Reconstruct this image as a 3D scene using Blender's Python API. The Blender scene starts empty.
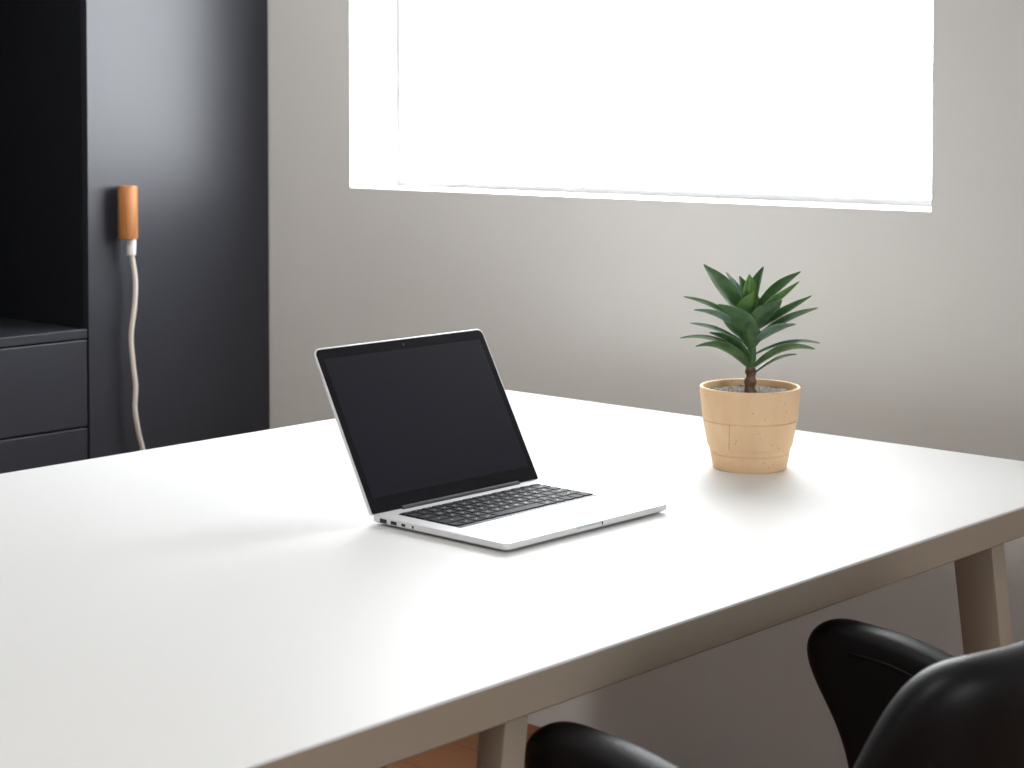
import bpy, bmesh, math, random
from mathutils import Vector, Matrix

random.seed(7)
scene = bpy.context.scene
COL = scene.collection
R = math.radians

# ------------------------------------------------------------------ camera
CAM_Z = 1.28
cam_data = bpy.data.cameras.new('camera')
cam = bpy.data.objects.new('camera', cam_data)
COL.objects.link(cam)
cam.location = (0, 0, CAM_Z)
cam.rotation_euler = (R(90 - 2.0483), 0, R(42.3546))
cam_data.sensor_width = 36
cam_data.lens = 1857.35 / 1024 * 36
cam_data.shift_y = -208.05 / 1024
cam_data.clip_start = 0.05
cam_data.dof.use_dof = True
cam_data.dof.focus_distance = 2.52
cam_data.dof.aperture_fstop = 9.0
scene.camera = cam

# ------------------------------------------------------------------ colour management, sky, lights
vs = scene.view_settings
vs.view_transform = 'Standard'
vs.look = 'None'
vs.exposure = 0.0
vs.gamma = 1.0
vs.use_curve_mapping = False

SKY = 14.5
world = bpy.data.worlds.new('overcast_sky')
scene.world = world
world.use_nodes = True
bg = world.node_tree.nodes['Background']
bg.inputs[0].default_value = (0.94, 0.975, 1.0, 1)
bg.inputs[1].default_value = SKY

# room numbers (metres)
WALL_Y = 2.855           # face of the window wall
WALL_T = 0.22
WX0, WX1 = -3.098, -1.623  # window opening
WZ0, WZ1 = 1.1035, 2.15
LEFT_X, RIGHT_X = -3.98, 2.0
SY0, SY1, SZ0, SZ1 = 0.4, 1.4, 1.0, 1.75   # opening of an unseen window, added to the right wall for fill light
FRONT_Y = -2.6
CEIL = 2.75

portal = bpy.data.lights.new('window_portal', 'AREA')
portal.shape = 'RECTANGLE'
portal.size = WX1 - WX0
portal.size_y = WZ1 - WZ0
portal.cycles.is_portal = True
po = bpy.data.objects.new('window_portal', portal)
COL.objects.link(po)
po.location = ((WX0 + WX1) / 2, WALL_Y + WALL_T + 0.01, (WZ0 + WZ1) / 2)
po.rotation_euler = (R(-90), 0, 0)

portal2 = bpy.data.lights.new('added_side_window_portal', 'AREA')
portal2.shape = 'RECTANGLE'
portal2.size = SY1 - SY0
portal2.size_y = SZ1 - SZ0
portal2.cycles.is_portal = True
po2 = bpy.data.objects.new('added_side_window_portal', portal2)
COL.objects.link(po2)
po2.location = (RIGHT_X + 0.11, (SY0 + SY1) / 2, (SZ0 + SZ1) / 2)
po2.rotation_euler = (R(90), 0, R(90))

# square fill light under the ceiling, unseen, added to lift desk and wall
CEIL_FILL_POWER = 15.0
panel = bpy.data.lights.new('added_ceiling_fill', 'AREA')
panel.shape = 'SQUARE'
panel.size = 0.6
panel.energy = CEIL_FILL_POWER
panel.color = (1.0, 0.985, 0.96)
pn = bpy.data.objects.new('added_ceiling_fill', panel)
COL.objects.link(pn)
pn.location = (-0.9, 0.3, CEIL - 0.03)

# unseen spot without a fixture, added to brighten the window wall
WALL_FILL_POWER = 84.0
WALL_FILL_POS = Vector((-2.45, 0.95, 2.55))
WALL_FILL_AIM = Vector((-2.75, WALL_Y, 1.25))
spot = bpy.data.lights.new('added_wall_fill', 'SPOT')
spot.energy = WALL_FILL_POWER
spot.color = (1.0, 0.985, 0.96)
spot.spot_size = R(75)
spot.spot_blend = 1.0
spot.shadow_soft_size = 0.12
so_ = bpy.data.objects.new('added_wall_fill', spot)
COL.objects.link(so_)
so_.location = WALL_FILL_POS
so_.rotation_euler = (WALL_FILL_AIM - WALL_FILL_POS).to_track_quat('-Z', 'Y').to_euler()


# ------------------------------------------------------------------ materials
def mat(name, color, rough=0.5, metal=0.0, spec=0.5, coat=0.0, coat_rough=0.1):
    m = bpy.data.materials.new(name)
    m.use_nodes = True
    b = m.node_tree.nodes['Principled BSDF']
    b.inputs['Base Color'].default_value = (*color, 1)
    b.inputs['Roughness'].default_value = rough
    b.inputs['Metallic'].default_value = metal
    b.inputs['Specular IOR Level'].default_value = spec
    b.inputs['Coat Weight'].default_value = coat
    b.inputs['Coat Roughness'].default_value = coat_rough
    return m


def nodes_of(m):
    nt = m.node_tree
    return nt, nt.nodes, nt.links, nt.nodes['Principled BSDF']


def add_noise_color(m, c1, c2, scale=20, detail=4, vec_scale=None, lo=0.35, hi=0.65, coord='Object'):
    nt, N, L, b = nodes_of(m)
    tc = N.new('ShaderNodeTexCoord')
    nz = N.new('ShaderNodeTexNoise')
    nz.inputs['Scale'].default_value = scale
    nz.inputs['Detail'].default_value = detail
    rp = N.new('ShaderNodeValToRGB')
    rp.color_ramp.elements[0].position = lo
    rp.color_ramp.elements[1].position = hi
    rp.color_ramp.elements[0].color = (*c1, 1)
    rp.color_ramp.elements[1].color = (*c2, 1)
    src = tc.outputs[coord]
    if vec_scale:
        mp = N.new('ShaderNodeMapping')
        mp.inputs['Scale'].default_value = vec_scale
        L.new(src, mp.inputs['Vector'])
        src = mp.outputs['Vector']
    L.new(src, nz.inputs['Vector'])
    L.new(nz.outputs['Fac'], rp.inputs['Fac'])
    L.new(rp.outputs['Color'], b.inputs['Base Color'])
    return nz, rp


def add_bump(m, scale, strength, dist=0.001, detail=3, vec_scale=None):
    nt, N, L, b = nodes_of(m)
    tc = N.new('ShaderNodeTexCoord')
    nz = N.new('ShaderNodeTexNoise')
    nz.inputs['Scale'].default_value = scale
    nz.inputs['Detail'].default_value = detail
    src = tc.outputs['Object']
    if vec_scale:
        mp = N.new('ShaderNodeMapping')
        mp.inputs['Scale'].default_value = vec_scale
        L.new(src, mp.inputs['Vector'])
        src = mp.outputs['Vector']
    L.new(src, nz.inputs['Vector'])
    bp = N.new('ShaderNodeBump')
    bp.inputs['Strength'].default_value = strength
    bp.inputs['Distance'].default_value = dist
    L.new(nz.outputs['Fac'], bp.inputs['Height'])
    L.new(bp.outputs['Normal'], b.inputs['Normal'])


M_WALL = mat('wall_paint', (0.71, 0.70, 0.675), 0.9, spec=0.2)
add_noise_color(M_WALL, (0.70, 0.69, 0.665), (0.72, 0.71, 0.685), 3, 3)
M_REVEAL = mat('window_white', (0.86, 0.86, 0.85), 0.5)
M_CEIL = mat('ceiling_paint', (0.80, 0.79, 0.77), 0.9, spec=0.2)
M_CAB = mat('charcoal_lacquer', (0.026, 0.028, 0.037), 0.38, spec=0.5)
M_CAB_IN = mat('charcoal_inside', (0.012, 0.013, 0.017), 0.5, spec=0.3)
M_DESK = mat('desk_white', (0.82, 0.82, 0.81), 0.42, spec=0.2)
M_EDGE = mat('desk_beige', (0.44, 0.37, 0.29), 0.5, spec=0.3)
M_ALU = mat('aluminium', (0.80, 0.80, 0.81), 0.36, metal=0.3)
M_KEY = mat('key_black', (0.010, 0.010, 0.013), 0.6, spec=0.14)
M_LEGEND = mat('key_legend', (0.75, 0.75, 0.75), 0.5)
M_WELL = mat('key_well', (0.012, 0.012, 0.014), 0.5)
M_PORT = mat('port_black', (0.02, 0.02, 0.02), 0.5)
M_BEZEL = mat('bezel_glass', (0.004, 0.004, 0.007), 0.22, spec=0.25)
M_SCREEN = mat('screen_off', (0.010, 0.010, 0.018), 0.26, spec=0.25)
M_CAMDOT = mat('camera_lens', (0.10, 0.10, 0.13), 0.1)
M_HINGE = mat('hinge_dark', (0.06, 0.06, 0.065), 0.6, spec=0.2)
M_PAD = mat('trackpad_glass', (0.52, 0.58, 0.60), 0.3, metal=0.2)
M_LEATHER = mat('black_leather', (0.004, 0.004, 0.005), 0.46, spec=0.28)
add_bump(M_LEATHER, 450, 0.35, 0.0006, 4)
M_CHROME = mat('polished_metal', (0.6, 0.6, 0.6), 0.2, metal=1)
M_CORD = mat('cream_braid', (0.62, 0.56, 0.50), 0.85)
M_FERRULE = mat('white_plastic', (0.80, 0.79, 0.77), 0.4)
M_STEM = mat('plant_stem', (0.16, 0.09, 0.06), 0.8)
add_noise_color(M_STEM, (0.09, 0.05, 0.035), (0.26, 0.16, 0.11), 90, 4)
add_bump(M_STEM, 120, 0.8, 0.002)
M_SOIL = mat('soil', (0.1, 0.08, 0.06), 0.95)
add_noise_color(M_SOIL, (0.04, 0.03, 0.022), (0.30, 0.25, 0.20), 260, 3)
M_FRAME = mat('window_frame_grey', (0.36, 0.36, 0.36), 0.5)
M_RAIL = mat('white_enamel', (0.82, 0.82, 0.82), 0.4)

# wood of the cylinder
M_WOOD = mat('orange_wood', (0.5, 0.25, 0.09), 0.5)
add_noise_color(M_WOOD, (0.27, 0.095, 0.028), (0.56, 0.235, 0.075), 110, 5, (1.0, 1.0, 0.05), 0.3, 0.7)

# planks of the floor
M_FLOOR = mat('floor_planks', (0.25, 0.12, 0.05), 0.45)
nt, N, L, b = nodes_of(M_FLOOR)
tc = N.new('ShaderNodeTexCoord')
br = N.new('ShaderNodeTexBrick')
br.offset = 0.37
br.inputs['Scale'].default_value = 1.0
br.inputs['Brick Width'].default_value = 1.3
br.inputs['Row Height'].default_value = 0.14
br.inputs['Mortar Size'].default_value = 0.0015
br.inputs['Color1'].default_value = (0.31, 0.115, 0.03, 1)
br.inputs['Color2'].default_value = (0.23, 0.078, 0.02, 1)
br.inputs['Mortar'].default_value = (0.05, 0.02, 0.01, 1)
L.new(tc.outputs['Object'], br.inputs['Vector'])
mp = N.new('ShaderNodeMapping')
mp.inputs['Scale'].default_value = (1.2, 18, 1)
L.new(tc.outputs['Object'], mp.inputs['Vector'])
nz = N.new('ShaderNodeTexNoise')
nz.inputs['Scale'].default_value = 3
nz.inputs['Detail'].default_value = 6
L.new(mp.outputs['Vector'], nz.inputs['Vector'])
mx = N.new('ShaderNodeMix')
mx.data_type = 'RGBA'
mx.blend_type = 'MULTIPLY'
mx.inputs['Factor'].default_value = 0.6
L.new(br.outputs['Color'], mx.inputs['A'])
rp = N.new('ShaderNodeValToRGB')
rp.color_ramp.elements[0].color = (0.55, 0.5, 0.45, 1)
rp.color_ramp.elements[1].color = (1.15, 1.1, 1.05, 1)
L.new(nz.outputs['Fac'], rp.inputs['Fac'])
L.new(rp.outputs['Color'], mx.inputs['B'])
L.new(mx.outputs['Result'], b.inputs['Base Color'])

# window glass: clear, with a faint mirror
M_GLASS = bpy.data.materials.new('window_glass')
M_GLASS.use_nodes = True
nt = M_GLASS.node_tree
nt.nodes.clear()
out = nt.nodes.new('ShaderNodeOutputMaterial')
mixs = nt.nodes.new('ShaderNodeMixShader')
tr = nt.nodes.new('ShaderNodeBsdfTransparent')
gl = nt.nodes.new('ShaderNodeBsdfGlossy')
gl.inputs['Roughness'].default_value = 0.02
mixs.inputs[0].default_value = 0.05
nt.links.new(tr.outputs[0], mixs.inputs[1])
nt.links.new(gl.outputs[0], mixs.inputs[2])
nt.links.new(mixs.outputs[0], out.inputs[0])


# pot: pale cork-like wood, specks, one joint line on the front
def pot_material():
    m = mat('pot_pale_wood', (0.72, 0.49, 0.27), 0.6, spec=0.3)
    nt, N, L, b = nodes_of(m)
    tc = N.new('ShaderNodeTexCoord')
    nz = N.new('ShaderNodeTexNoise')
    nz.inputs['Scale'].default_value = 45
    nz.inputs['Detail'].default_value = 5
    mp = N.new('ShaderNodeMapping')
    mp.inputs['Scale'].default_value = (1, 1, 0.5)
    L.new(tc.outputs['Object'], mp.inputs['Vector'])
    L.new(mp.outputs['Vector'], nz.inputs['Vector'])
    r1 = N.new('ShaderNodeValToRGB')
    r1.color_ramp.elements[0].position = 0.3
    r1.color_ramp.elements[1].position = 0.7
    r1.color_ramp.elements[0].color = (0.86, 0.58, 0.335, 1)
    r1.color_ramp.elements[1].color = (0.92, 0.66, 0.41, 1)
    L.new(nz.outputs['Fac'], r1.inputs['Fac'])
    vo = N.new('ShaderNodeTexVoronoi')
    vo.inputs['Scale'].default_value = 150
    L.new(tc.outputs['Object'], vo.inputs['Vector'])
    n2 = N.new('ShaderNodeTexNoise')
    n2.inputs['Scale'].default_value = 22
    L.new(tc.outputs['Object'], n2.inputs['Vector'])
    lt = N.new('ShaderNodeMath'); lt.operation = 'LESS_THAN'
    lt.inputs[1].default_value = 0.16
    L.new(vo.outputs['Distance'], lt.inputs[0])
    gt = N.new('ShaderNodeMath'); gt.operation = 'GREATER_THAN'
    gt.inputs[1].default_value = 0.55
    L.new(n2.outputs['Fac'], gt.inputs[0])
    mu = N.new('ShaderNodeMath'); mu.operation = 'MULTIPLY'
    L.new(lt.outputs[0], mu.inputs[0]); L.new(gt.outputs[0], mu.inputs[1])
    # joint line
    sp = N.new('ShaderNodeSeparateXYZ')
    L.new(tc.outputs['Object'], sp.inputs[0])

    def cmp_(sock, val, eps):
        c = N.new('ShaderNodeMath'); c.operation = 'COMPARE'
        L.new(sock, c.inputs[0]); c.inputs[1].default_value = val; c.inputs[2].default_value = eps
        return c.outputs[0]
    jx = cmp_(sp.outputs['X'], -0.0375, 0.0004)
    jz = cmp_(sp.outputs['Z'], 0.0545, 0.0205)
    jy = cmp_(sp.outputs['Y'], -0.05, 0.04)
    m1 = N.new('ShaderNodeMath'); m1.operation = 'MULTIPLY'
    L.new(jx, m1.inputs[0]); L.new(jz, m1.inputs[1])
    m2 = N.new('ShaderNodeMath'); m2.operation = 'MULTIPLY'
    L.new(m1.outputs[0], m2.inputs[0]); L.new(jy, m2.inputs[1])
    mxm = N.new('ShaderNodeMath'); mxm.operation = 'MAXIMUM'
    L.new(mu.outputs[0], mxm.inputs[0]); L.new(m2.outputs[0], mxm.inputs[1])
    ml = N.new('ShaderNodeMath'); ml.operation = 'MULTIPLY'
    L.new(mxm.outputs[0], ml.inputs[0]); ml.inputs[1].default_value = 0.55
    mc = N.new('ShaderNodeMix'); mc.data_type = 'RGBA'
    L.new(ml.outputs[0], mc.inputs['Factor'])
    L.new(r1.outputs['Color'], mc.inputs['A'])
    mc.inputs['B'].default_value = (0.30, 0.15, 0.06, 1)
    L.new(mc.outputs['Result'], b.inputs['Base Color'])
    return m


M_POT = pot_material()


def leaf_material(name, c1, c2, tl):
    m = mat(name, c1, 0.30, spec=0.5)
    nz, rp = add_noise_color(m, c1, c2, 55, 4, None, 0.3, 0.75)
    nt, N, L, b = nodes_of(m)
    b.inputs['Subsurface Weight'].default_value = 0.0
    t = N.new('ShaderNodeBsdfTranslucent')
    L.new(rp.outputs['Color'], t.inputs['Color'])
    ms = N.new('ShaderNodeMixShader')
    ms.inputs[0].default_value = tl
    L.new(b.outputs[0], ms.inputs[1])
    L.new(t.outputs[0], ms.inputs[2])
    L.new(ms.outputs[0], N['Material Output'].inputs[0])
    return m


M_LEAF = leaf_material('leaf_dark_green', (0.055, 0.135, 0.048), (0.135, 0.265, 0.105), 0.18)
M_LEAF_G = leaf_material('leaf_grey_green', (0.12, 0.21, 0.15), (0.22, 0.33, 0.25), 0.15)
M_LEAF_Y = leaf_material('leaf_fresh_green', (0.13, 0.30, 0.07), (0.26, 0.45, 0.12), 0.3)


# ------------------------------------------------------------------ object helpers
def tag(o, label=None, cat=None, group=None, kind=None):
    if label: o['label'] = label
    if cat: o['category'] = cat
    if group: o['group'] = group
    if kind: o['kind'] = kind
    return o


def empty(name, loc=(0, 0, 0), rz=0.0):
    o = bpy.data.objects.new(name, None)
    COL.objects.link(o)
    o.location = loc
    o.rotation_euler = (0, 0, rz)
    o.empty_display_size = 0.1
    return o


def obj(name, bm, material, parent=None, smooth=None, label=None):
    me = bpy.data.meshes.new(name)
    bmesh.ops.recalc_face_normals(bm, faces=bm.faces[:])
    if smooth is not None:
        for f in bm.faces: f.smooth = len(f.verts) <= 4
    bm.to_mesh(me)
    bm.free()
    for m in (material if isinstance(material, (list, tuple)) else [material]):
        me.materials.append(m)
    if smooth is not None and smooth < 180:
        me.set_sharp_from_angle(angle=R(smooth))
        for p in me.polygons:
            if len(p.vertices) > 4: p.use_smooth = False
    o = bpy.data.objects.new(name, me)
    COL.objects.link(o)
    if parent is not None: o.parent = parent
    if label: o['label'] = label
    return o


def box(bm, x0, x1, y0, y1, z0, z1, bev=0.0, seg=2):
    vs_ = [bm.verts.new(p) for p in ((x0, y0, z0), (x1, y0, z0), (x1, y1, z0), (x0, y1, z0),
                                     (x0, y0, z1), (x1, y0, z1), (x1, y1, z1), (x0, y1, z1))]
    fs = [bm.faces.new([vs_[i] for i in q]) for q in ((3, 2, 1, 0), (4, 5, 6, 7), (0, 1, 5, 4), (1, 2, 6, 5), (2, 3, 7, 6), (3, 0, 4, 7))]
    if bev > 0:
        es = {e for f in fs for e in f.edges}
        bmesh.ops.bevel(bm, geom=list(es), offset=bev, segments=seg, profile=0.5, affect='EDGES')
    return bm


def prism(bm, bottom, top, bev=0.0, seg=2):
    n = len(bottom)
    a = [bm.verts.new(p) for p in bottom]
    c = [bm.verts.new(p) for p in top]
    fs = [bm.faces.new(a[::-1]), bm.faces.new(c)]
    for i in range(n):
        j = (i + 1) % n
        fs.append(bm.faces.new((a[i], a[j], c[j], c[i])))
    if bev > 0:
        es = {e for f in fs for e in f.edges}
        bmesh.ops.bevel(bm, geom=list(es), offset=bev, segments=seg, profile=0.5, affect='EDGES')
    return bm


def lathe(bm, prof, seg=64, closed_ends=True):
    rings = []
    for r, z in prof:
        rings.append([bm.verts.new((r * math.cos(2 * math.pi * k / seg), r * math.sin(2 * math.pi * k / seg), z)) for k in range(seg)])
    for a, c in zip(rings, rings[1:]):
        for k in range(seg):
            bm.faces.new((a[k], a[(k + 1) % seg], c[(k + 1) % seg], c[k]))
    if closed_ends:
        bm.faces.new(rings[0][::-1]); bm.faces.new(rings[-1])
    return bm


def tube(bm, pts, r, seg=12):
    pts = [Vector(p) for p in pts]
    rad = r if callable(r) else (lambda t: r)
    n = len(pts)
    prev = None
    rings = []
    for i, p in enumerate(pts):
        t = (pts[min(i + 1, n - 1)] - pts[max(i - 1, 0)]).normalized()
        if prev is None:
            u = t.orthogonal().normalized()
        else:
            u = (prev - t * prev.dot(t)).normalized()
        prev = u
        v = t.cross(u)
        rr = rad(i / (n - 1))
        rings.append([bm.verts.new(p + (u * math.cos(2 * math.pi * k / seg) + v * math.sin(2 * math.pi * k / seg)) * rr) for k in range(seg)])
    for a, c in zip(rings, rings[1:]):
        for k in range(seg):
            bm.faces.new((a[k], a[(k + 1) % seg], c[(k + 1) % seg], c[k]))
    bm.faces.new(rings[0][::-1]); bm.faces.new(rings[-1])
    return bm


def rrect(x0, x1, y0, y1, r, seg=8, rb=None):
    pts = []
    rb = r if rb is None else rb
    for cx, cy, a0, r in ((x1 - r, y1 - r, 0, r), (x0 + r, y1 - r, 90, r), (x0 + rb, y0 + rb, 180, rb), (x1 - rb, y0 + rb, 270, rb)):
        for k in range(seg + 1):
            a = R(a0 + 90 * k / seg)
            pts.append((cx + r * math.cos(a), cy + r * math.sin(a)))
    return pts


def slab(bm, x0, x1, y0, y1, r, levels, seg=8, rb=None):
    """rounded slab lofted through (z, inset) levels"""
    rings = []
    for z, ins in levels:
        rings.append([bm.verts.new((px, py, z)) for px, py in rrect(x0 + ins, x1 - ins, y0 + ins, y1 - ins, max(r - ins, 0.0002), seg, None if rb is None else max(rb - ins, 0.0002))])
    n = len(rings[0])
    for a, c in zip(rings, rings[1:]):
        for k in range(n):
            bm.faces.new((a[k], a[(k + 1) % n], c[(k + 1) % n], c[k]))
    bm.faces.new(rings[0][::-1]); bm.faces.new(rings[-1])
    return bm


def catmull(pts, n=8):
    P = [Vector(p) for p in pts]
    P = [P[0] * 2 - P[1]] + P + [P[-1] * 2 - P[-2]]
    outp = []
    for i in range(1, len(P) - 2):
        p0, p1, p2, p3 = P[i - 1:i + 3]
        for k in range(n):
            t = k / n
            outp.append(0.5 * ((2 * p1) + (p2 - p0) * t + (2 * p0 - 5 * p1 + 4 * p2 - p3) * t * t + (3 * p1 - p0 - 3 * p2 + p3) * t ** 3))
    outp.append(P[-2])
    return outp


# ------------------------------------------------------------------ room shell
def wall_box(name, x0, x1, y0, y1, z0, z1, m):
    return tag(obj(name, box(bmesh.new(), x0, x1, y0, y1, z0, z1), m), kind='structure')


wall_box('floor', LEFT_X - 0.1, RIGHT_X + 0.1, FRONT_Y - 0.1, WALL_Y + WALL_T, -0.1, 0, M_FLOOR)
wall_box('ceiling', LEFT_X - 0.1, RIGHT_X + 0.1, FRONT_Y - 0.1, WALL_Y + WALL_T, CEIL, CEIL + 0.1, M_CEIL)
wall_box('wall_left', LEFT_X - 0.1, LEFT_X, FRONT_Y, WALL_Y, 0, CEIL, M_WALL)
bm = bmesh.new()
for y0, y1, z0, z1 in ((FRONT_Y, SY0, 0, CEIL), (SY1, WALL_Y, 0, CEIL), (SY0, SY1, 0, SZ0), (SY0, SY1, SZ1, CEIL)):
    box(bm, RIGHT_X, RIGHT_X + 0.1, y0, y1, z0, z1)
tag(obj('wall_right', bm, M_WALL), kind='structure')
wall_box('wall_front', LEFT_X, RIGHT_X, FRONT_Y - 0.1, FRONT_Y, 0, CEIL, M_WALL)

# window wall with its opening; the reveals are white
bm = bmesh.new()
X0, X1 = LEFT_X - 0.1, RIGHT_X + 0.1
xs, zs = [X0, WX0, WX1, X1], [0, WZ0, WZ1, CEIL]
ya, yb = WALL_Y, WALL_Y + WALL_T
va = {(i, k): bm.verts.new((xs[i], ya, zs[k])) for i in range(4) for k in range(4)}
vb = {(i, k): bm.verts.new((xs[i], yb, zs[k])) for i in range(4) for k in range(4)}
for i in range(3):
    for k in range(3):
        if (i, k) == (1, 1): continue
        bm.faces.new((va[i, k], va[i + 1, k], va[i + 1, k + 1], va[i, k + 1]))
        bm.faces.new((vb[i, k], vb[i, k + 1], vb[i + 1, k + 1], vb[i + 1, k]))
ring = [(1, 1), (2, 1), (2, 2), (1, 2)]
for q in range(4):
    p, s = ring[q], ring[(q + 1) % 4]
    f = bm.faces.new((va[p], va[s], vb[s], vb[p]))
    f.material_index = 1
for i in range(3):
    bm.faces.new((va[i, 0], vb[i, 0], vb[i + 1, 0], va[i + 1, 0]))
    bm.faces.new((va[i, 3], va[i + 1, 3], vb[i + 1, 3], vb[i, 3]))
    bm.faces.new((va[0, i], va[0, i + 1], vb[0, i + 1], vb[0, i]))
    bm.faces.new((va[3, i], vb[3, i], vb[3, i + 1], va[3, i + 1]))
tag(obj('wall_back', bm, [M_WALL, M_REVEAL]), kind='structure')

# window: slim white frame and one pane
win = empty('window_1', ((WX0 + WX1) / 2, WALL_Y + 0.148, WZ0))
tag(win, kind='structure')
hw, hh, fr = (WX1 - WX0) / 2, WZ1 - WZ0, 0.012
bm = bmesh.new()
box(bm, -hw, -hw + fr, 0, 0.05, 0, hh)
box(bm, hw - fr, hw, 0, 0.05, 0, hh)
box(bm, -hw + fr, hw - fr, 0, 0.05, 0, fr)
box(bm, -hw + fr, hw - fr, 0, 0.05, hh - fr, hh)
obj('window_frame', bm, M_FRAME, win)
obj('window_pane', box(bmesh.new(), -hw + fr - 0.003, hw - fr + 0.003, 0.02, 0.026, fr - 0.003, hh - fr + 0.003), M_GLASS, win)

fill_win = tag(empty('added_side_window', (RIGHT_X + 0.05, (SY0 + SY1) / 2, SZ0)), kind='structure')  # invented window out of view, brightens the desk edge and legs
hw2, hh2, fr = (SY1 - SY0) / 2, SZ1 - SZ0, 0.04
bm = bmesh.new()
box(bm, 0, 0.045, -hw2, -hw2 + fr, 0, hh2)
box(bm, 0, 0.045, hw2 - fr, hw2, 0, hh2)
box(bm, 0, 0.045, -hw2 + fr, hw2 - fr, 0, fr)
box(bm, 0, 0.045, -hw2 + fr, hw2 - fr, hh2 - fr, hh2)
obj('window_frame', bm, M_RAIL, fill_win)
obj('window_pane', box(bmesh.new(), 0.02, 0.026, -hw2 + fr - 0.003, hw2 - fr + 0.003, fr - 0.003, hh2 - fr + 0.003), M_GLASS, fill_win)

# ------------------------------------------------------------------ dark cabinets along the left wall
CX = -3.379              # plane of the cabinet fronts
SPLIT_Y = 2.343          # where the tall door meets the open unit
DEPTH = CX - LEFT_X
# tall cabinet
t = tag(empty('tall_cabinet', (CX, SPLIT_Y, 0)), 'tall charcoal cabinet with one plain glossy door in the corner beside the window wall', 'cabinet')
wd = WALL_Y - SPLIT_Y
bm = bmesh.new()
box(bm, -DEPTH + 0.002, -0.024, 0.001, wd - 0.002, 0.07, CEIL - 0.002)
box(bm, -DEPTH + 0.002, -0.06, 0.001, wd - 0.002, 0.0, 0.07)
obj('carcass', bm, M_CAB_IN, t)
obj('door', box(bmesh.new(), -0.022, 0, 0.0025, wd - 0.003, 0.075, CEIL - 0.01, 0.0012, 2), M_CAB, t)

# open unit: niche above a shelf, drawers below
UW = 1.15
u = tag(empty('shelf_unit', (CX, SPLIT_Y - UW, 0)), 'charcoal storage unit with an open dark niche above flat handleless drawers', 'cabinet')
bm = bmesh.new()
box(bm, -DEPTH + 0.002, -0.0, 0.0, 0.018, 0.803, CEIL - 0.002)
box(bm, -DEPTH + 0.002, -DEPTH + 0.02, 0.018, UW - 0.0015, 0.803, CEIL - 0.002)
box(bm, -DEPTH + 0.02, 0.0, 0.018, UW - 0.0015, CEIL - 0.05, CEIL - 0.002)
box(bm, -DEPTH + 0.002, -0.024, 0.0, UW - 0.001, 0.0, 0.783)
obj('carcass', bm, M_CAB_IN, u)
obj('shelf', box(bmesh.new(), -DEPTH + 0.021, 0.0, 0.0, UW - 0.0015, 0.7855, 0.805, 0.001, 2), M_CAB, u)
zt = 0.7815
for z0 in (0.5945, 0.335, 0.075):
    obj('drawer', box(bmesh.new(), -0.022, 0, 0.003, UW - 0.003, z0, zt, 0.0012, 2), M_CAB, u)
    zt = z0 - 0.0045

# ------------------------------------------------------------------ wooden cylinder with a hanging cord
HX, HY = CX + 0.032, 2.427
hd = tag(empty('corded_handle', (HX, HY, 0.9975)), 'round orange wooden grip with a cream cord fixed on the dark cabinet door', 'corded handle')
bm = bmesh.new()
r_, h_ = 0.0215, 0.1165
lathe(bm, [(r_ - 0.003, 0), (r_ - 0.0008, 0.0008), (r_, 0.003), (r_, h_ - 0.003), (r_ - 0.0008, h_ - 0.0008), (r_ - 0.003, h_)], 48)
obj('wooden_grip', bm, M_WOOD, hd, 40)
bm = bmesh.new()
tube(bm, [(-r_ + 0.003, 0, 0.075), (-0.026, 0, 0.075), (-0.0319, 0, 0.075)], 0.007, 20)
obj('mounting_peg', bm, M_CHROME, hd, 40)
bm = bmesh.new()
lathe(bm, [(0.0092, -0.036), (0.0103, -0.034), (0.0112, -0.002), (0.0112, 0.001)], 32)
obj('ferrule', bm, M_FERRULE, hd, 40, label='white ferrule').location = (0, 0.008, 0)
# the cord falls in slow waves and ends loose behind the desk
cp = [(0, 0.008, -0.030), (0.0, 0.0115, -0.048), (0.0, 0.0185, -0.094), (0, 0.016, -0.145), (-0.002, 0.0075, -0.213), (-0.002, 0.0120, -0.274),
      (0.0, 0.0170, -0.325), (0.000, 0.0150, -0.376), (0.0, 0.0245, -0.43), (0.0, 0.037, -0.475), (0.0, 0.046, -0.55), (-0.006, 0.03, -0.66),
      (-0.01, 0.01, -0.78), (-0.008, 0.01, -0.90), (0.01, 0.03, -0.97), (0.05, 0.05, -0.9895), (0.10, 0.03, -0.9895)]
obj('cord', tube(bmesh.new(), catmull(cp, 8), 0.0056, 14), M_CORD, hd, 80, label='cream braided cord')

# ------------------------------------------------------------------ desk
DX0, DX1, DY0, DY1 = -2.408, -1.177, 0.45, 2.628
DT, DB = 0.74, 0.698
desk = tag(empty('desk', ((DX0 + DX1) / 2, (DY0 + DY1) / 2, 0)), 'long white desk with beige edges and slanted legs, standing out from the window wall', 'desk')
ex, ey = (DX1 - DX0) / 2, (DY1 - DY0) / 2
obj('tabletop', slab(bmesh.new(), -ex, ex, -ey, ey, 0.004, [(DT - 0.003, 0.0), (DT - 0.0022, 0.0), (DT - 0.0006, 0.0008), (DT, 0.003)], 4), M_DESK, desk, 30)
obj('edge_band', slab(bmesh.new(), -ex, ex, -ey, ey, 0.004, [(DB, 0.002), (DB + 0.002, 0.0), (DT - 0.003, 0.0)], 4), M_EDGE, desk, 30, label='beige underside and edge of the top')


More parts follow.
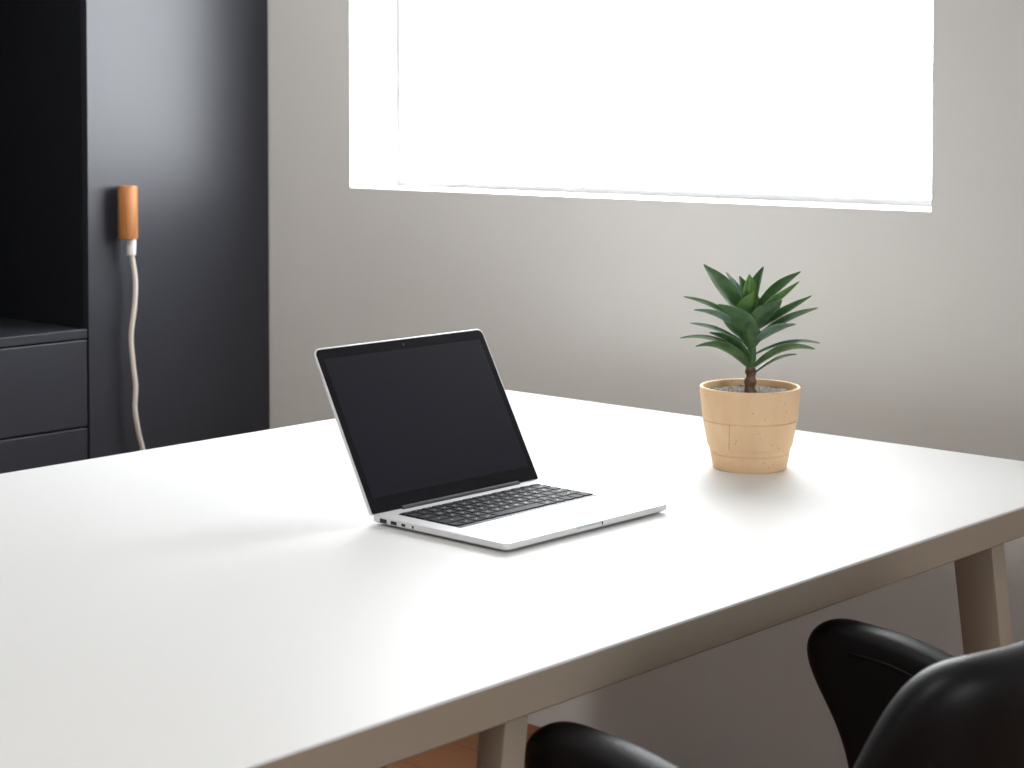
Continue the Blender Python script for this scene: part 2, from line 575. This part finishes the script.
def leg(yt, yb, xt, xb, wx, wy, sx):
    """a slanted rectangular leg, top under the slab, foot on the floor"""
    def quad(x, y, z, s=1.0):
        return [(x - wx / 2 * s, y - wy / 2 * s, z), (x + wx / 2 * s, y - wy / 2 * s, z), (x + wx / 2 * s, y + wy / 2 * s, z), (x - wx / 2 * s, y + wy / 2 * s, z)]
    bm_ = prism(bmesh.new(), quad(xb, yb, 0.0, 0.9), quad(xt, yt, DB), 0.002, 2)
    bmesh.ops.translate(bm_, verts=bm_.verts[:], vec=(-(DX0 + DX1) / 2, -(DY0 + DY1) / 2, 0))
    return bm_


LX = DX1 - 0.008
obj('leg', leg(2.268, 2.415, LX - 0.030, LX - 0.030, 0.060, 0.036, 1), M_EDGE, desk, 30)
obj('leg', leg(1.308, 1.22, LX - 0.017, LX - 0.017, 0.034, 0.034, 1), M_EDGE, desk, 30)
LXF = DX0 + 0.008
obj('leg', leg(2.225, 2.225, LXF + 0.030, LXF + 0.030, 0.060, 0.036, 1), M_EDGE, desk, 30)
obj('leg', leg(1.308, 1.22, LXF + 0.017, LXF + 0.017, 0.034, 0.034, 1), M_EDGE, desk, 30)

# ------------------------------------------------------------------ laptop (local x = its right, local y = its back)
LW, LD = 0.320, 0.243
lap = tag(empty('laptop', (-1.632, 1.810, DT), R(90) - 0.009), 'open silver laptop with a dark blank screen standing on the white desk', 'laptop')
W2, D2 = LW / 2, LD / 2
TOPZ = 0.0125
base = obj('base', slab(bmesh.new(), -W2, W2, -D2, D2, 0.011, [(0.0015, 0.010), (0.003, 0.004), (0.0048, 0.0006), (0.0056, 0.0), (TOPZ - 0.0006, 0.0), (TOPZ, 0.0007)], 8), M_ALU, lap, 35)
for sx in (-1, 1):
    for sy in (-1, 1):
        bm = lathe(bmesh.new(), [(0.006, 0.0), (0.007, 0.0006), (0.007, 0.0020)], 20)
        f = obj('rubber_foot', bm, M_PORT, base, 40)
        f.location = (sx * (W2 - 0.028), sy * (D2 - 0.026), 0)
# ports on the left edge, from the back forward
for y0, y1, z0, z1, nm in ((0.0905, 0.1035, 0.0052, 0.0105, 'power_port'), (0.0720, 0.0830, 0.0056, 0.0102, 'data_port'),
                           (0.0560, 0.0630, 0.0062, 0.0098, 'data_port'), (0.0405, 0.0440, 0.0063, 0.0098, 'audio_jack')):
    obj(nm, box(bmesh.new(), -W2 - 0.0003, -W2 + 0.002, y0, y1, z0, z1, 0.0002, 1), M_PORT, base)
# thumb scoop in the front edge
bm = bmesh.new()
box(bm, -0.030, 0.0195, -D2 - 0.0002, -D2 + 0.002, 0.0090, 0.01215, 0.0001, 1)
obj('thumb_notch', bm, M_PAD, base)
obj('notch_end', box(bmesh.new(), 0.0195, 0.0212, -D2 - 0.0004, -D2 + 0.002, 0.0066, 0.0118, 0.0001, 1), M_PORT, base, label='dark end of the thumb notch')
obj('trackpad', slab(bmesh.new(), -0.045, 0.057, -0.112, -0.036, 0.004, [(TOPZ - 0.001, 0), (TOPZ + 0.0002, 0.0), (TOPZ + 0.0003, 0.0003)], 5), M_PAD, lap)

# keyboard
KX0, KX1, KY0, KY1 = -0.1345, 0.1345, -0.0170, 0.0955
kb = obj('keyboard', slab(bmesh.new(), KX0 - 0.001, KX1 + 0.001, KY0 - 0.001, KY1 + 0.001, 0.003, [(TOPZ - 0.001, 0), (TOPZ + 0.00025, 0.0)], 4), M_WELL, lap)
rows = [(0.0975, 0.0105, [('esc', 1)] + [('F%d' % i, 1) for i in range(1, 13)] + [('', 1)]),
        (0.0, 0.0190, [(c, 1) for c in '`1234567890-='] + [('delete', 1.5)]),
        (0.0, 0.0190, [('tab', 1.5)] + [(c, 1) for c in 'QWERTYUIOP[]'] + [('\\', 1)]),
        (0.0, 0.0190, [('caps', 1.75)] + [(c, 1) for c in "ASDFGHJKL;'"] + [('return', 1.75)]),
        (0.0, 0.0190, [('shift', 2.25)] + [(c, 1) for c in 'ZXCVBNM,./'] + [('shift', 2.25)]),
        (0.0, 0.0200, [('fn', 1), ('ctrl', 1), ('alt', 1), ('cmd', 1.25), ('', 5), ('cmd', 1.25), ('alt', 1), ('', 1), ('', 1), ('', 1)])]
PITCH = (KX1 - KX0) / 14.5
LEG_CURVES = {}


def legend_geometry(txt, size):
    key = (txt, size)
    if key not in LEG_CURVES:
        cu = bpy.data.curves.new('legend', 'FONT')
        cu.body = txt
        cu.size = size
        cu.align_x = 'CENTER'
        cu.align_y = 'CENTER'
        cu.resolution_u = 2
        tmp = bpy.data.objects.new('legend', cu)
        me_ = tmp.to_mesh()
        LEG_CURVES[key] = ([v.co.copy() for v in me_.vertices], [list(p.vertices) for p in me_.polygons])
        tmp.to_mesh_clear()
        bpy.data.objects.remove(tmp)
        bpy.data.curves.remove(cu)
    return LEG_CURVES[key]


yt = KY1
for _, hgt, keys in rows:
    tot = sum(k[1] for k in keys)
    unit = (KX1 - KX0) / tot
    x = KX0
    for txt, kw in keys:
        w = kw * unit
        bm = bmesh.new()
        kx0, kx1, ky0, ky1 = x + 0.0012, x + w - 0.0012, yt - hgt + 0.0012, yt - 0.0012
        cxk, cyk = (kx0 + kx1) / 2, (ky0 + ky1) / 2
        hx, hy = (kx1 - kx0) / 2, (ky1 - ky0) / 2
        slab(bm, -hx, hx, -hy, hy, 0.0014, [(-0.0006, 0.0), (0.0007, 0.0001), (0.0010, 0.0004)], 3)
        if txt:
            small = len(txt) > 1
            vs_, ps_ = legend_geometry(txt, 0.0034 if small else 0.0062)
            lv = [bm.verts.new((v.x, v.y, 0.00106)) for v in vs_]
            for p in ps_:
                try:
                    f = bm.faces.new([lv[i] for i in p])
                    f.material_index = 1
                except ValueError:
                    pass
        me = bpy.data.meshes.new('key')
        for f in bm.faces:
            if f.material_index == 0: f.normal_update()
        bm.to_mesh(me); bm.free()
        me.materials.append(M_KEY); me.materials.append(M_LEGEND)
        k = bpy.data.objects.new('key', me)
        COL.objects.link(k)
        k.parent = kb
        k.location = (cxk, cyk, TOPZ + 0.0006)
        x += w
    yt -= hgt

# hinge and lid
HINGE_Y = D2 - 0.005
bm = bmesh.new()
tube(bm, [(-0.108, HINGE_Y + 0.0005, TOPZ), (0.118, HINGE_Y + 0.0005, TOPZ)], 0.0042, 16)
obj('hinge', bm, M_HINGE, lap, 40)
LID = 0.236
LDW = W2 + 0.003
lid_e = obj('lid', slab(bmesh.new(), -LDW, LDW, 0.0, LID, 0.010, [(-0.0065, 0.0030), (-0.0045, 0.0008), (-0.003, 0.0), (-0.0006, 0.0), (0.0, 0.0006)], 8, 0.004), M_ALU, lap, 35)
# local lid axes: x right, y up along the lid, z towards the viewer
lid_e.location = (0, HINGE_Y, TOPZ + 0.0005)
lid_e.rotation_euler = (R(61.1), 0, 0)
obj('bezel', slab(bmesh.new(), -LDW + 0.0022, LDW - 0.0022, 0.0004, LID - 0.0022, 0.0085, [(-0.001, 0), (0.0003, 0.0)], 8, 0.0022), M_BEZEL, lid_e, label='glossy black screen border')
obj('screen', slab(bmesh.new(), -LDW + 0.0125, LDW - 0.0125, 0.021, LID - 0.0165, 0.0006, [(-0.0005, 0), (0.0004, 0.0)], 2), M_SCREEN, lid_e)
bm = lathe(bmesh.new(), [(0.0016, -0.0002), (0.0016, 0.00045)], 16)
f = obj('camera_lens', bm, M_CAMDOT, lid_e, 40)
f.location = (0, LID - 0.0095, 0)

# ------------------------------------------------------------------ potted plant (local x = picture right, local -y = towards the viewer)
PX, PY = -1.6143, 2.3037
YAW = R(42.3546)
pl = tag(empty('potted_plant', (PX, PY, DT), YAW), 'green rosette plant on a short brown stem in a pale wooden pot on the desk', 'plant')
PH = 0.1235
prof = [(0.0, 0.0), (0.0545, 0.0), (0.0556, 0.0015), (0.0596, 0.0232), (0.0587, 0.0238), (0.0587, 0.0247), (0.0600, 0.0253), (0.0612, 0.0318), (0.0630, 0.0338), (0.0636, 0.0352),
        (0.0709, 0.0733), (0.0698, 0.0739), (0.0698, 0.0747), (0.0712, 0.0753),
        (0.0752, 0.1130), (0.0758, 0.1200), (0.0755, 0.1225), (0.0745, PH), (0.0718, PH), (0.0708, 0.1220), (0.0698, 0.1130), (0.066, 0.080), (0.0, 0.078)]
bm = lathe(bmesh.new(), [(max(r, 0.0004), z) for r, z in prof], 96)
obj('pot', bm, M_POT, pl, 25)
# soil with pebbles
bm = bmesh.new()
SR, SZ = 0.0702, 0.1125
rings = []
for i in range(0, 19):
    rr = SR * i / 18 if i else 0.0006
    rings.append([bm.verts.new((rr * math.cos(2 * math.pi * k / 72), rr * math.sin(2 * math.pi * k / 72),
                                SZ + (random.uniform(-0.0022, 0.0032) if i < 18 else -0.003))) for k in range(72)])
for a, c in zip(rings, rings[1:]):
    for k in range(72):
        bm.faces.new((a[k], a[(k + 1) % 72], c[(k + 1) % 72], c[k]))
bm.faces.new(rings[0])
soil = obj('soil', bm, M_SOIL, pl, 180)

S = 1 / 2075.0   # metres per unit of the plant plan below


def pp(px, py, v=0.0):
    """plan point -> local point; v metres towards the viewer"""
    return Vector(((px - 288) * S, -v, SZ + 0.0012 + (452 - py) * S + v * 0.148))


bm = tube(bmesh.new(), catmull([pp(290, 462), pp(288, 430), pp(291, 400), pp(289, 370), pp(294, 330), pp(290, 280), pp(286, 230), pp(286, 190)], 6),
          lambda t: 0.0092 + 0.0012 * math.sin(t * 40) * (1 if t < 0.42 else 0) - 0.0045 * t, 20)
for f in bm.faces:
    if f.calc_center_median().z > SZ + (452 - 372) * S: f.material_index = 1
obj('stem', bm, [M_STEM, M_LEAF], pl, 60)


def leaf(base, tip, v0, v1, width, sag=0.0, twist=0.0, m=None, cup=0.25, rise=0.0, wide_at=0.5):
    B, T = pp(*base, v0), pp(*tip, v1)
    mid = (B + T) / 2 + Vector((0, 0, sag))
    n = 12
    up = Vector((0, 0, 1))
    bm_ = bmesh.new()
    rows_ = []
    w = width * S * (0.64 if width > 55 else 0.74)
    for i in range(n + 1):
        t = i / n
        c = B * (1 - t) ** 2 + mid * 2 * t * (1 - t) + T * t * t
        tg = ((mid - B) * 2 * (1 - t) + (T - mid) * 2 * t).normalized()
        side = tg.cross(up)
        if side.length < 0.12:
            side = Vector((1, 0, 0))
        side.normalize()
        side = Matrix.Rotation(R(twist), 3, tg) @ side
        nor = side.cross(tg).normalized()
        # lance outline: narrow foot, broad middle, long point
        if t < wide_at:
            pr_ = 0.34 + 0.66 * math.sin(t / wide_at * math.pi / 2)
        else:
            q = (t - wide_at) / (1 - wide_at)
            pr_ = max(0.015, (1 - q ** 1.7))
        ww = w * pr_
        rows_.append([bm_.verts.new(c + side * (s * ww) + nor * (1.5 * cup * ww * (abs(s) ** 1.15))) for s in (-1, -0.55, 0, 0.55, 1)])
    for a, c in zip(rows_, rows_[1:]):
        for k in range(4):
            bm_.faces.new((a[k], a[k + 1], c[k + 1], c[k]))
    o = obj('leaf', bm_, m or M_LEAF, pl, 180)
    so = o.modifiers.new('thickness', 'SOLIDIFY')
    so.thickness = 0.0022
    so.offset = 0
    ss = o.modifiers.new('smooth', 'SUBSURF')
    ss.levels = 1
    ss.render_levels = 2
    return o


# back and side leaves
leaf((275, 225), (140, 50), -0.004, 0.004, 50, 0.004, 38, M_LEAF)
leaf((268, 245), (80, 150), 0.0, -0.012, 34, 0.010, 20, M_LEAF)
leaf((270, 268), (105, 195), 0.004, 0.028, 42, 0.012, 15, M_LEAF_G)
leaf((272, 300), (105, 232), 0.0, -0.030, 38, 0.006, 18, M_LEAF_G)
leaf((280, 345), (68, 282), 0.003, -0.008, 38, 0.022, 14, M_LEAF)
leaf((282, 375), (110, 310), 0.004, 0.030, 50, 0.024, 20, M_LEAF)
leaf((284, 340), (155, 265), 0.006, 0.022, 36, 0.008, 25, M_LEAF)
leaf((302, 200), (447, 72), -0.002, -0.004, 44, 0.004, -38, M_LEAF)
leaf((302, 218), (437, 105), 0.002, 0.012, 34, -0.006, -30, M_LEAF_Y)
leaf((302, 260), (480, 148), 0.0, 0.004, 44, -0.004, -28, M_LEAF)
leaf((300, 290), (495, 188), 0.004, 0.016, 46, 0.006, -22, M_LEAF)
leaf((302, 300), (420, 240), 0.004, 0.034, 46, 0.006, -20, M_LEAF_G)
leaf((300, 335), (510, 298), 0.002, -0.004, 34, 0.016, -14, M_LEAF_G)
leaf((300, 375), (485, 318), 0.004, 0.022, 52, 0.022, -20, M_LEAF)
leaf((302, 392), (440, 332), 0.003, -0.014, 30, 0.010, -16, M_LEAF)
# crown leaves
leaf((278, 215), (215, 72), -0.004, -0.014, 58, 0.0, 4, M_LEAF_G, 0.35)
leaf((296, 215), (330, 56), -0.002, -0.006, 62, 0.0, 6, M_LEAF, 0.35)
leaf((285, 210), (258, 84), -0.006, -0.018, 44, 0.0, 0, M_LEAF, 0.35)
leaf((288, 200), (286, 80), -0.002, -0.004, 34, 0.0, 0, M_LEAF_Y, 0.35)
leaf((288, 240), (296, 135), 0.005, 0.016, 74, 0.0, 2, M_LEAF_Y, 0.35, wide_at=0.42)
leaf((294, 262), (378, 165), 0.006, 0.030, 78, -0.002, -26, M_LEAF, 0.25, wide_at=0.45)
leaf((296, 300), (180, 178), 0.006, 0.034, 84, 0.004, 32, M_LEAF, 0.25, wide_at=0.4)
leaf((288, 315), (276, 235), 0.006, 0.024, 60, 0.0, 0, M_LEAF, 0.3, wide_at=0.45)

# ------------------------------------------------------------------ armchair facing the desk (local x = towards the desk's far side reversed: +x is its back)
CHX, CHY = -0.994, 1.617
ch = tag(empty('armchair', (CHX, CHY, 0)), 'black leather tub armchair pulled up to the near long edge of the desk', 'armchair')
AW = 0.255


def plan(s):
    """half plan curve: s 0 at the arm's front, 1 at the middle of the back -> (x, y) of the near half"""
    if s < 0.42:
        return (-0.215 + 0.235 * (s / 0.42), -AW)
    a = (s - 0.42) / 0.58 * math.pi / 2
    return (0.02 + 0.165 * math.sin(a) ** 0.66, -AW * max(math.cos(a), 0.0) ** 0.48)


def smooth01(x):
    x = min(1, max(0, x))
    return x * x * (3 - 2 * x)


HT = [(0, 0.0), (0.2, -0.006), (0.40, -0.032), (0.50, -0.056), (0.55, -0.045), (0.60, 0.018), (0.66, 0.098), (0.73, 0.132), (0.82, 0.134), (1.0, 0.126)]


def rim(s):
    """how far the top edge lies above (or below) the height of the arm's tip"""
    for (a, h0), (c, h1) in zip(HT, HT[1:]):
        if s <= c:
            return h0 + (h1 - h0) * (s - a) / (c - a)
    return HT[-1][1]


# front line of the arm at each height (offset of its front end)
zrow = [0.395, 0.455, 0.515, 0.565, 0.61, 0.65, 0.682]
frow = [0.062, 0.062, 0.056, 0.032, -0.006, -0.020, 0.014]
ss_ = [0, 0.10, 0.2, 0.3, 0.40, 0.48, 0.54, 0.60, 0.66, 0.72, 0.79, 0.86, 0.93, 1.0]
full = [(s, -1) for s in ss_] + [(s, 1) for s in ss_[-2::-1]]
bm = bmesh.new()
gridv = []
for zi, (z, fo) in enumerate(zip(zrow, frow)):
    r_ = []
    for s, sd in full:
        x, y = plan(s)
        fade = max(0, 1 - s / 0.34)
        x += fo * fade
        k = smooth01((s - 0.42) / 0.36)
        zz = z + rim(s) * (zi / 6) ** 1.3
        lean = 0.055 * k * ((zz - 0.39) / 0.4)
        x += lean
        yy = y * (0.93 + 0.07 * (zi / 6)) * (1 + 0.065 * smooth01((s - 0.48) / 0.12) * smooth01((0.97 - s) / 0.2))
        r_.append(bm.verts.new((x, yy if sd < 0 else -yy, zz)))
    gridv.append(r_)
for a, c in zip(gridv, gridv[1:]):
    for k in range(len(full) - 1):
        bm.faces.new((a[k], a[k + 1], c[k + 1], c[k]))
shell = obj('shell', bm, M_LEATHER, ch, 180)
so = shell.modifiers.new('padding', 'SOLIDIFY')
so.thickness = 0.055
so.offset = 0
sb = shell.modifiers.new('smooth', 'SUBSURF')
sb.levels = 2
sb.render_levels = 3
# piping along the inner edge of the shell
pp_ = []
for s, sd in full[1:-1]:
    x, y = plan(s)
    k = smooth01((s - 0.42) / 0.36)
    z = 0.682 + rim(s) - 0.030
    x += 0.055 * k * 0.9 - 0.027 * smooth01((s - 0.45) / 0.3)
    y = y * 0.985 + 0.0275 * (1 - smooth01((s - 0.80) / 0.2)) * (1 if y < 0 else 0)
    pp_.append((x, y if sd < 0 else -y, z))
obj('piping', tube(bmesh.new(), catmull(pp_, 4), 0.0017, 8), M_LEATHER, ch, 180)
bm = slab(bmesh.new(), -0.19, 0.155, -0.205, 0.205, 0.09, [(0.375, 0.03), (0.385, 0.008), (0.41, 0.0), (0.445, 0.002), (0.465, 0.02), (0.472, 0.05)], 10)
obj('seat', bm, M_LEATHER, ch, 60)
obj('column', lathe(bmesh.new(), [(0.03, 0.05), (0.03, 0.22), (0.022, 0.225), (0.022, 0.36), (0.06, 0.37), (0.06, 0.378)], 28), M_CHROME, ch, 40)
for k in range(4):
    a = R(45 + 90 * k)
    bm = bmesh.new()
    prism(bm, [(0.0, -0.02, 0.045), (0.0, 0.02, 0.045), (0.0, 0.02, 0.085), (0.0, -0.02, 0.085)],
          [(0.27, -0.012, 0.025), (0.27, 0.012, 0.025), (0.27, 0.012, 0.045), (0.27, -0.012, 0.045)], 0.003, 2)
    b1 = obj('base_arm', bm, M_CHROME, ch, 40)
    b1.rotation_euler = (0, 0, a)
    bm = lathe(bmesh.new(), [(0.016, 0.0), (0.018, 0.003), (0.012, 0.028)], 20)
    g = obj('glide', bm, M_PORT, b1, 40)
    g.location = (0.255, 0, 0)
